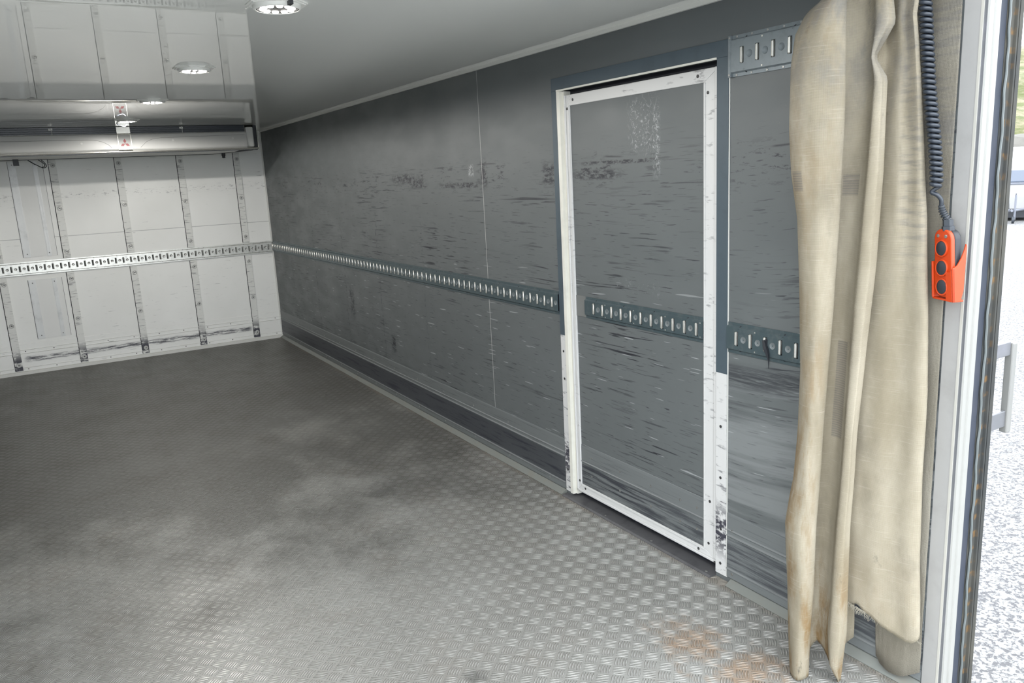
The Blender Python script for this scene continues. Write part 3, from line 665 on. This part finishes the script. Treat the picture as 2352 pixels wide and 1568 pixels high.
# ------------------------------------------------------------------ ceiling lights
lampY = (2.675, 4.145, 5.61, 7.08)
labs = ('round LED ceiling light nearest the camera, on an octagonal white plate', 'second LED ceiling light, halfway along the glossy ceiling', 'third LED ceiling light, over the upper reflection of the cooling unit', 'farthest LED ceiling light, in front of the emblem plate, with a loose cable')
proto = None
for i, (y, lab) in enumerate(zip(lampY, labs)):
    x = -1.392-.008*i
    t = empty('ceiling_light', (x, y, H), lab, 'ceiling light', 'LED lights along the ceiling')
    if proto is None:
        proto = {}
        m = MB(); n = 8; R1 = .098
        oc = [(x+R1*math.cos(PI/8+k*PI/4), y+R1*math.sin(PI/8+k*PI/4)) for k in range(8)]
        oc2 = [(x+(R1-.008)*math.cos(PI/8+k*PI/4), y+(R1-.008)*math.sin(PI/8+k*PI/4)) for k in range(8)]
        m.prism(oc, H, H-.004, 'z'); m.prism(oc2, H-.004, H-.007, 'z'); proto['mounting_plate'] = m.build('mounting_plate', M_lamp, t)
        proto['reflector'] = MB().lathe([(.066, 0), (.066, .010), (.063, .011), (.060, .008), (0, .008)], (x, y, H-.007), (0, 0, -1), 32).build('reflector', M_lens, t, True)
        proto['lens_rim'] = MB().lathe([(.0665, 0), (.0665, .012), (.069, .0125), (.074, .009), (.075, 0)], (x, y, H-.007), (0, 0, -1), 32).build('lens_rim', M_lamp, t, True)
        o = MB().lathe([(.0105, 0), (.0105, .003), (.008, .005), (0, .006)], (0, 0, 0), (0, 0, -1), 14).build('led', M_led, None, True); proto['led'] = o.data; bpy.data.objects.remove(o)
        put('lamp_clip', MB().box(-.006, .006, -.016, .016, -.012, 0).build('lamp_clip', M_black).data, t, (x+.018, y-.082, H-.006)); bpy.data.objects.remove(bpy.data.objects['lamp_clip'])if 'lamp_clip' in bpy.data.objects and bpy.data.objects['lamp_clip'].parent is None else None
    else:
        for k in ('mounting_plate', 'reflector', 'lens_rim'): c = proto[k].copy(); COL.objects.link(c); c.parent = t
    ld = bpy.data.lights.new('lamp_glow', 'SPOT'); ld.energy = LAMP_WATTS; ld.spot_size = math.radians(175.5); ld.spot_blend = .2; ld.shadow_soft_size = .012; ld.color = (1, .97, .93)
    lo = bpy.data.objects.new('lamp_glow', ld); COL.objects.link(lo); lo.parent = t; lo.location = (0, 0, -.026)
    for k in range(10):
        a_ = 2*PI*k/10+.2; put('led', proto['led'], t, (x+.046*math.cos(a_), y+.046*math.sin(a_), H-.015))
for o in list(bpy.data.objects):
    if o.name.startswith('lamp_clip') and o.parent is None: bpy.data.objects.remove(o)
m = MB().tube(smoothp([(-1.478, 7.15, 2.192), (-1.485, 7.15, 2.172), (-1.462, 7.15, 2.160), (-1.432, 7.15, 2.152), (-1.415, 7.15, 2.168), (-1.405, 7.15, 2.190)]), .0035, 6)
m.build('loose_cable', M_black, t, True)

# ------------------------------------------------------------------ rear door post
post = struct(empty('trim_8', (0, 1.24, 0)), 'grey aluminium rear door post with white strip and rusty seal channel', 'door post')
ZB, ZTP = -.12, H+.1
def strip(name, pts, mat, bv=0): return MB().prism(pts, ZB, ZTP, 'z').build(name, mat, post, bevel=bv)
strip('post_face', [(-.004, 1.266), (-.004, 1.222), (.045, 1.222), (.045, 1.2655), (0, 1.2655)], M_alu)
strip('post_light_edge', [(-.005, 1.222), (-.005, 1.2155), (.01, 1.2155), (.01, 1.222)], M_alul)
strip('post_channel', [(-.001, 1.2155), (-.001, 1.2075), (.045, 1.2075), (.045, 1.2155)], M_aluc)
strip('post_white_strip', [(.000, 1.2075), (.002, 1.203), (.018, 1.203), (.021, 1.2055), (.028, 1.2055), (.031, 1.202), (.050, 1.202), (.053, 1.2075)], M_pwhite)
strip('post_seal', [(.053, 1.222), (.053, 1.213), (.075, 1.211), (.078, 1.216), (.100, 1.214), (.100, 1.222)], M_seal)
# wavy pale lip
m = MB(); zz = ZB; pth = []
while zz < ZTP: pth.append((.107+.0022*math.sin(zz*31)+.0014*math.sin(zz*83+1), 1.2085, zz)); zz += .012
m.tube(pth, .0035, 6); m.build('seal_lip', M_lipseal, post, True)
strip('post_rust_channel', [(.100, 1.224), (.100, 1.213), (.112, 1.211), (.140, 1.214), (.143, 1.208), (.150, 1.208), (.153, 1.214), (.153, 1.224)], M_rust)
strip('post_outer_edge', [(.153, 1.264), (.153, 1.2075), (.172, 1.2085), (.172, 1.264)], M_rust)
# grab handle outside
hd = empty('grab_handle', (.17, 1.225, .8), 'flat grey bracket handle outside the rear post, above the gravel', 'handle')
MB().box(.172, .258, 1.215, 1.225, 1.036, 1.078).build('handle_tab', M_aluc, hd, bevel=.002)
MB().box(.172, .258, 1.215, 1.225, .815, .865).build('handle_tab', M_aluc, hd, bevel=.002)
MB().box(.258, .282, 1.208, 1.232, .795, 1.074).build('handle_bar', plain('handle_bar_pale', (.22, .22, .21), .4, .3), hd, bevel=.004)

# ------------------------------------------------------------------ curtain
A = Vector((-.285, 1.60, 0)); E_ = Vector((.585, -.811, 0)).normalized(); NN = Vector((-.811, -.585, 0)).normalized()
L1 = [(2.2, .19), (2.12, .145), (2.053, .092), (2.024, .051), (1.971, .023), (1.891, .013), (1.714, .014), (1.592, .022), (1.468, .041), (1.213, .054), (1.014, .061), (0.807, .055), (0.665, .047), (0.591, .036), (0.517, .027), (0.428, .031), (0.293, .038), (0.139, .044), (-0.009, .052)]
R1 = [(2.2, .21), (2.12, .165), (2.045, .152), (1.820, .157), (1.586, .155), (1.341, .151), (1.214, .146), (1.018, .137), (0.814, .128), (0.529, .119), (0.307, .116), (0.153, .111), (-0.005, .109)]
L2 = [(2.2, .225), (2.038, .209), (1.92, .213), (1.815, .216), (1.584, .207), (1.341, .194), (1.215, .187), (1.020, .182), (0.818, .177), (0.536, .164), (0.314, .156), (0.161, .151), (0.06, .160), (.01, .190)]
R2 = [(2.2, .26), (2.031, .266), (1.976, .274), (1.934, .253), (1.893, .229), (1.836, .260), (1.698, .260), (1.581, .261), (1.341, .253), (1.216, .245), (1.023, .233), (0.822, .222), (0.542, .214), (0.324, .214), (0.174, .216), (0.018, .206)]
R2b = [(2.2, .26), (1.98, .262), (1.9, .266), (1.836, .262), (1.698, .260), (1.581, .261), (1.341, .253), (1.216, .245), (1.023, .233), (0.822, .222), (0.542, .214), (0.324, .214), (0.174, .216), (0.018, .206)]
R3 = [(2.2, .31), (2.023, .326), (1.991, .323), (1.915, .333), (1.804, .345), (1.577, .363), (1.460, .375), (1.219, .389), (0.968, .401), (0.705, .403), (0.429, .409), (0.186, .421)]
def look(T, z):
    T = sorted(T)
    if z <= T[0][0]: return T[0][1]
    if z >= T[-1][0]: return T[-1][1]
    for (a, b), (c, d) in zip(T, T[1:]):
        if a <= z <= c:
            f = (z-a)/(c-a); return b+(d-b)*f
def controls(z):
    l1, r1, l2, r2, r2b, r3 = (look(T, z) for T in (L1, R1, L2, R2, R2b, R3))
    w1 = r1-l1; w2 = r2-l2; w3 = r3-r2b
    pinch = math.exp(-((z-1.885)/.045)**2)
    lo = math.exp(-(z/.25)**2)
    return [(l1+.04, -.055), (l1+.008, -.035), (l1, -.004), (l1+.18*w1, .030), (l1+.5*w1, .046), (l1+.82*w1, .034), (r1, .010), (r1-.012, -.018), (r1-.004, -.040),
            (r1+.35*(l2-r1), -.048), (l2-.008, -.036), (l2+.008, -.008), (l2+.3*w2, .026), (l2+.65*w2, .034-.02*pinch), (r2-.010, .024-.025*pinch), (r2, .004-.02*pinch), (r2-.016, -.022-.01*pinch), (r2b-.012, -.046),
            (r2b+.10*w3, -.034), (r2b+.35*w3, -.016), (r2b+.6*w3, -.012), (r2b+.82*w3, .006), (r3-.008, .006), (r3, -.008), (r3-.006, -.022), (r3-.035, -.030)]
# bottom height for each control
hem = [.02, .006, .003, .003, .003, .004, .005, .02, .06, .095, .085, .06, .03, .012, .006, .004, .05, .20, .255, .226, .192, .178, .188, .205, .22, .22]
NC = len(hem); SUB = 7; ROWS = 150
NS = (NC-1)*SUB+1
def cat(vals, i, t):
    n = len(vals); g = lambda k: vals[min(max(k, 0), n-1)]
    p0, p1, p2, p3 = g(i-1), g(i), g(i+1), g(i+2)
    return .5*(2*p1+(p2-p0)*t+(2*p0-5*p1+4*p2-p3)*t*t+(3*p1-p0-3*p2+p3)*t**3)
from mathutils import noise as mn
def csheet():
    m = MB(); m.uv = []
    hz = [cat(hem, j//SUB, (j % SUB)/SUB) for j in range(NS)]
    cum = [0]
    c0 = controls(1.2)
    P = [(cat([c[0] for c in c0], j//SUB, (j % SUB)/SUB), cat([c[1] for c in c0], j//SUB, (j % SUB)/SUB)) for j in range(NS)]
    for j in range(1, NS): cum.append(cum[-1]+math.hypot(P[j][0]-P[j-1][0], P[j][1]-P[j-1][1]))
    tot = cum[-1]
    for i in range(ROWS+1):
        f = i/ROWS
        for j in range(NS):
            zb = max(.003, hz[j])+(.006*mn.noise(Vector((j*.35, 3, 0))) if hz[j] > .02 else 0)
            z = 2.19+(zb-2.19)*f
            c = controls(z); k, t = j//SUB, (j % SUB)/SUB
            tt = cat([q[0] for q in c], k, t); dd = cat([q[1] for q in c], k, t)
            q = Vector((tt*9, z*2.4, 1.7)); wr = mn.noise(q)*.009+mn.noise(q*3.1)*.0035+mn.noise(Vector((tt*30, z*9, 4)))*.0012
            lo = max(0, 1-z/.6); wr += lo*mn.noise(Vector((tt*22, z*11, 9)))*.006
            p = A+E_*(tt+mn.noise(Vector((tt*7, z*5, 8)))*.002)+NN*(dd+wr); p.z = z
            m.v.append(tuple(p)); m.uv.append((cum[j]/tot, z))
    for i in range(ROWS):
        for j in range(NS-1):
            a_ = i*NS+j; m.f.append((a_, a_+1, a_+NS+1, a_+NS))
    return m
cur = empty('curtain', tuple(A), 'dirty beige canvas curtain bunched in folds beside the rear post', 'curtain')
o = csheet().build('curtain_cloth', M_fab, cur, True, angle=180)
md = o.modifiers.new('thick', 'SOLIDIFY'); md.thickness = .0022; md.offset = 0
# layer behind, against the wall
def sheet(name, rows, mat, parent, uvs=None, wob=.004, seed=0):
    """rows = list of (z, [(x,y),...]) top to bottom"""
    m = MB(); m.uv = []; n = len(rows[0][1])
    K = 6; R = 8; grid = []
    for i in range(len(rows)-1):
        for r in range(R if i < len(rows)-2 else R+1):
            t = r/R; row = []
            for j in range(n):
                a_, b_ = rows[i][1][j], rows[i+1][1][j]
                za = rows[i][0][j] if isinstance(rows[i][0], (list, tuple)) else rows[i][0]
                zb = rows[i+1][0][j] if isinstance(rows[i+1][0], (list, tuple)) else rows[i+1][0]
                row.append(Vector((a_[0]+(b_[0]-a_[0])*t, a_[1]+(b_[1]-a_[1])*t, za+(zb-za)*t)))
            grid.append(smoothp(row, K))
    C = len(grid[0])
    for g in grid:
        for j, p in enumerate(g):
            w_ = mn.noise(Vector((j*.3+seed, p.z*7, seed)))*wob
            m.v.append((min(p.x-abs(w_), -.006), p.y+w_*.5, p.z)); m.uv.append((.5+j/C*.4+seed*.01, p.z))
    for i in range(len(grid)-1):
        for j in range(C-1): a_ = i*C+j; m.f.append((a_, a_+1, a_+C+1, a_+C))
    o = m.build(name, mat, parent, True, angle=180); md = o.modifiers.new('thick', 'SOLIDIFY'); md.thickness = .002; md.offset = 0; return o
sheet('backing_layer', [(2.19, [(-.010, 1.50), (-.014, 1.44), (-.010, 1.38), (-.014, 1.32), (-.010, 1.268)]),
                        (1.2, [(-.010, 1.50), (-.014, 1.44), (-.010, 1.38), (-.014, 1.32), (-.010, 1.268)]),
                        (.45, [(-.010, 1.45), (-.014, 1.42), (-.012, 1.37), (-.018, 1.32), (-.010, 1.268)]),
                        ((.050, .030, .022, .028, .06), [(-.028, 1.405), (-.030, 1.385), (-.034, 1.355), (-.028, 1.315), (-.012, 1.268)])], M_back, cur, seed=2)
sheet('inner_fold', [(.9, [(-.14, 1.50), (-.125, 1.47), (-.11, 1.455), (-.095, 1.45)]), (.4, [(-.14, 1.50), (-.125, 1.47), (-.11, 1.455), (-.095, 1.45)]),
                     ((.085, .07, .10, .12), [(-.17, 1.49), (-.135, 1.47), (-.105, 1.46), (-.09, 1.445)])], M_fab, cur, seed=5)
# thick rotted hem folded on the middle pleat, and frayed threads
fr = MB()
for i in range(70):
    tt = random.uniform(.215, .42) if i > 45 else random.uniform(.215, .29)
    zb = .256-(tt-.215)*.42 if tt < .38 else .176
    dd = -.03+.028*min(1, (tt-.215)/.17)
    p = A+E_*tt+NN*dd; p.z = zb+.006
    L = random.uniform(.012, .028) if tt < .3 else random.uniform(.004, .014)
    q = p+E_*random.uniform(-.006, .012); q.z = p.z-L*.6; r_ = q+E_*random.uniform(-.006, .008); r_.z = p.z-L
    fr.tube([p, q, r_], [.0006, .0005, .0003], 4)
o = fr.build('hem_fringe', plain('pale_thread', (.26, .24, .19), .8), cur); o['kind'] = 'stuff'
# ------------------------------------------------------------------ coiled cord, pendant control and its holder
ctl = empty('pendant_controller', (-.09, 1.225, 1.25), 'orange three-button pendant control hanging on its coiled dark cord', 'pendant control')
ctl_holder = empty('controller_holder', (0, 1.22, 1.24), 'orange cradle on the rear post that holds the pendant control', 'holder')
PHI = math.radians(21)
nf = Vector((-math.cos(PHI), math.sin(PHI), 0)); ef = Vector((-math.sin(PHI), -math.cos(PHI), 0))   # outward normal, rightward
tilt = Vector((.0, .075, 1)).normalized()      # leans a little
O = Vector((-.056, 1.250, 1.335))              # centre of face
def fp(a, b, c=0.): return O+ef*a+tilt*b+nf*c
def slab(m, outline, c0, c1, k=1.):
    n = len(outline); b0 = len(m.v)
    m.v += [tuple(fp(a, b, c0)) for a, b in outline]+[tuple(fp(a*k, b*k, c1)) for a, b in outline]
    m.f += [(b0+i, b0+(i+1) % n, b0+n+(i+1) % n, b0+n+i) for i in range(n)]+[tuple(range(b0, b0+n)), tuple(range(b0+n, b0+2*n))]
def rounded(w0, w1, h0, h1, r_, n=6):
    out = []
    for cx, cz, a0 in ((w0-r_, h1-r_, 0), (-w0+r_, h1-r_, 90), (-w1+r_, h0+r_, 180), (w1-r_, h0+r_, 270)):
        for i in range(n+1):
            t = math.radians(a0+90*i/n); out.append((cx+r_*math.cos(t), cz+r_*math.sin(t)))
    return out
m = MB(); slab(m, rounded(.033, .034, -.09, .094, .026), -.012, 0); m.build('control_face', M_orange, ctl, True, bevel=.003, angle=40)
m = MB(); slab(m, rounded(.031, .031, -.088, .094, .026), -.033, -.0125); m.build('control_housing', M_black, ctl, True, bevel=.004, angle=40)
for bz in (.043, -.010, -.062):
    k = MB().lathe([(.0235, 0), (.0235, .0035), (.0215, .005), (.0195, .004), (.0195, 0)], fp(-.002, bz, 0), nf, 28).build('button_ring', M_orange, ctl, True)
    MB().lathe([(.0192, 0), (.0192, .0035), (.016, .0052), (0, .0058)], fp(-.002, bz, 0), nf, 28).build('button', plain('button_slate', (.018, .022, .03), .55, 0, .3, 90, (.05, .05, .055)), k, True)
for a_ in (-.016, .014): MB().lathe([(.0048, 0), (.0048, .002), (.003, .0028), (0, .0024)], fp(a_, .076, 0), nf, 12).build('screw', M_screw, ctl, True)
m = MB().lathe([(.0, 0), (.016, 0), (.016, .012), (.0135, .013), (.0135, .030), (0, .030)], fp(.004, .090, -.014), tilt, 6); m.build('cable_gland', M_rubber, ctl)
# cradle
hp = MB()
for (a0, a1, b0, b1, c0, c1) in ((-.041, -.0365, -.094, .005, -.03, .004), (-.041, .040, -.099, -.094, -.03, .002)): slab(hp, [(a0, b0), (a1, b0), (a1, b1), (a0, b1)], c0, c1)
slab(hp, [(.0365, -.099), (.041, -.099), (.041, -.005), (.0365, -.012)], -.004, .003)
slab(hp, [(-.041, -.094), (-.036, -.094), (-.036, .0), (-.041, .003)], -.004, .003)
# right cheek sweeping back up to the post
ch = [(-.099, .003), (-.099, -.020), (-.070, -.030), (.052, -.042), (.056, -.039), (.040, -.034), (.018, -.024), (.000, -.012), (-.010, .003)]
b0 = len(hp.v); n = len(ch)
hp.v += [tuple(fp(.0365, b, c)) for b, c in ch]+[tuple(fp(.041, b, c)) for b, c in ch]
hp.f += [tuple(range(b0, b0+n)), tuple(range(b0+n, b0+2*n))]+[(b0+i, b0+(i+1) % n, b0+n+(i+1) % n, b0+n+i) for i in range(n)]
slab(hp, [(.014, -.099), (.0365, -.099), (.0365, -.012), (.030, -.018), (.020, -.020), (.014, -.016)], .0015, .004)
hp.build('cradle_shell', M_orange, ctl_holder, bevel=.0015)
MB().box(-.026, -.004, 1.232, 1.262, 1.265, 1.36).build('cradle_mount', M_black, ctl_holder, bevel=.003)
# coil
cen = smoothp([(-.06, 1.375, 2.19), (-.068, 1.345, 2.09), (-.07, 1.333, 2.024), (-.07, 1.308, 1.803), (-.07, 1.284, 1.656), (-.07, 1.274, 1.565), (-.07, 1.276, 1.545)], 40)
Ls = [0]
for a_, b_ in zip(cen, cen[1:]): Ls.append(Ls[-1]+(b_-a_).length)
def at_len(s):
    for i in range(len(Ls)-1):
        if Ls[i+1] >= s: f = (s-Ls[i])/(Ls[i+1]-Ls[i]+1e-9); return cen[i].lerp(cen[i+1], f)
    return cen[-1]
turns = Ls[-1]/.0143; nseg = int(turns*18); hel = []
for i in range(nseg+1):
    s = Ls[-1]*i/nseg; p = at_len(s); t = 2*PI*turns*i/nseg
    hel.append(p+Vector((math.cos(t)*.0122, math.sin(t)*.0122, 0)))
tail = smoothp([hel[-1], (-.072, 1.284, 1.530), (-.068, 1.270, 1.521), (-.062, 1.262, 1.508), (-.060, 1.262, 1.492)], 6)
cord = MB().tube(hel+tail[1:], .0056, 8).build('coiled_cord', M_cord, ctl, True, angle=60)
g0 = fp(.004, .118, -.014); g1 = Vector((-.060, 1.262, 1.494))
bt = MB(); pth = [g0.lerp(g1, i/40)+Vector((0, .004*math.sin(i/40*PI), 0)) for i in range(41)]
bt.tube(pth, [.0065+(.0055-.004*i/40)*(1 if (i//3) % 2 == 0 else .15) for i in range(41)], 12); bt.build('strain_boot', M_rubber, cord, True, angle=50)

# ------------------------------------------------------------------ outside
GZ = -1.03
m = MB(); m.quad((-60, -60, GZ), (80, -60, GZ), (80, 80, GZ), (-60, 80, GZ)); struct(m.build('ground', M_gravel), 'pale gravel yard outside', 'ground')
m = MB(); nx, ny = 50, 40
for i in range(nx+1):
    for j in range(ny+1):
        x = 20+60*i/nx; y = 36 + 44*j/ny - (i/nx)*26
        hgt = 11*min(1, max(0, (j/ny)*1.7))**.8+mn.noise(Vector((x*.18, y*.18, 0)))*1.6*min(1, j/6)+mn.noise(Vector((x*.7, y*.7, 2)))*.5*min(1, j/4)
        m.v.append((x, y, GZ-.1+hgt))
for i in range(nx):
    for j in range(ny): a_ = i*(ny+1)+j; m.f.append((a_, a_+ny+1, a_+ny+2, a_+1))
struct(m.build('hillside', M_hill, None, True, angle=180), 'scrubby green and straw-coloured slope beyond the yard', 'hill')
ZC = GZ
# rocks at the foot of the slope, scrub on it
D_rock = []
for s in range(3):
    bm = bmesh.new(); bmesh.ops.create_icosphere(bm, subdivisions=3, radius=.5)
    for v in bm.verts: v.co *= 1+mn.noise(v.co*2.2+Vector((s*7, 0, 0)))*.45; v.co.z *= .75
    me = bpy.data.meshes.new('boulder'); bm.to_mesh(me); bm.free(); me.materials.append(M_rock); D_rock.append(me)
bx = [((37.6, 20.3, .1), 3.2, 'pale boulder showing just above the caravan roof')]
for i, (p, s, lab) in enumerate(bx):
    o = bpy.data.objects.new('boulder', D_rock[i % 3]); COL.objects.link(o); o.location = (p[0], p[1], GZ+.47*s); o.scale = (s, s*.9, s*1.35); o.rotation_euler = (0, 0, i*1.7)
    tag(o, lab, 'rock')
random.seed(3)
# caravan
cv = empty('caravan', (29.0, 16.1, GZ), 'white caravan parked nose-on across the gravel yard', 'caravan')
fd = Vector((-.875, -.485, 0)).normalized(); sdv = Vector((-fd.y, fd.x, 0))    # nose direction, sideways
def cvp(a, b, z): p = Vector((28.6, 15.9, GZ))+fd*a+sdv*b; return (p.x, p.y, GZ+z)
def cprism(prof, b0, b1, name, mat, bevel=.03):
    m = MB(); n = len(prof); m.v = [cvp(a, b0, z) for a, z in prof]+[cvp(a, b1, z) for a, z in prof]
    m.f = [(i, (i+1) % n, n+(i+1) % n, n+i) for i in range(n)]+[tuple(range(n)), tuple(range(n, 2*n))]
    return m.build(name, mat, cv, bevel=bevel)
cprism([(-.1, .42), (0, .9), (.04, 1.25), (-.02, 1.75), (-.22, 2.35), (-.5, 2.62), (-6, 2.66), (-6, .42)], -1.1, 1.1, 'body_shell', M_cara, .05)
cprism([(.035, 1.40), (.05, 1.45), (0.0, 1.84), (-.03, 1.85), (-.05, 1.4)], -.95, .95, 'front_window', M_glass, .02)
cprism([(.06, 1.32), (.07, 1.38), (.03, 1.40), (.0, 1.32)], -1.0, 1.0, 'window_ledge', M_grey, .01)
cprism([(-.2, .12), (-.2, .42), (-5.8, .42), (-5.8, .12)], -1.0, 1.0, 'underbody', M_black, 0)
m = MB()
for sg in (-1, 1): m.tube([cvp(-.1, sg*.55, .45), cvp(.95, sg*.05, .45)], .045, 6)
m.tube([cvp(.8, 0, .45), cvp(1.35, 0, .47)], .04, 8); m.build('drawbar', M_grey, cv)
m = MB().tube([cvp(.95, .1, .12), cvp(.95, .1, 1.0)], .035, 8).tube([cvp(.95, .1, 1.0), cvp(1.05, .1, 1.1), cvp(1.12, .1, 1.05)], .015, 6); m.build('jockey_post', M_grey, cv)
p = Vector(cvp(.98, .06, .12)); MB().lathe([(.12, -.04), (.12, .04), (.05, .045), (.05, .06), (0, .06)], p, sdv, 18).build('jockey_wheel', M_rubber, cv, True)
MB().tube([cvp(.75, -.08, .5), cvp(.55, -.12, 1.0)], .02, 6).build('brake_lever', M_black, cv)
MB().tube([cvp(.03, .45, 1.0), cvp(.09, .45, 1.02), cvp(.09, .75, 1.02), cvp(.03, .75, 1.0)], .015, 6).build('grab_rail', M_grey, cv)
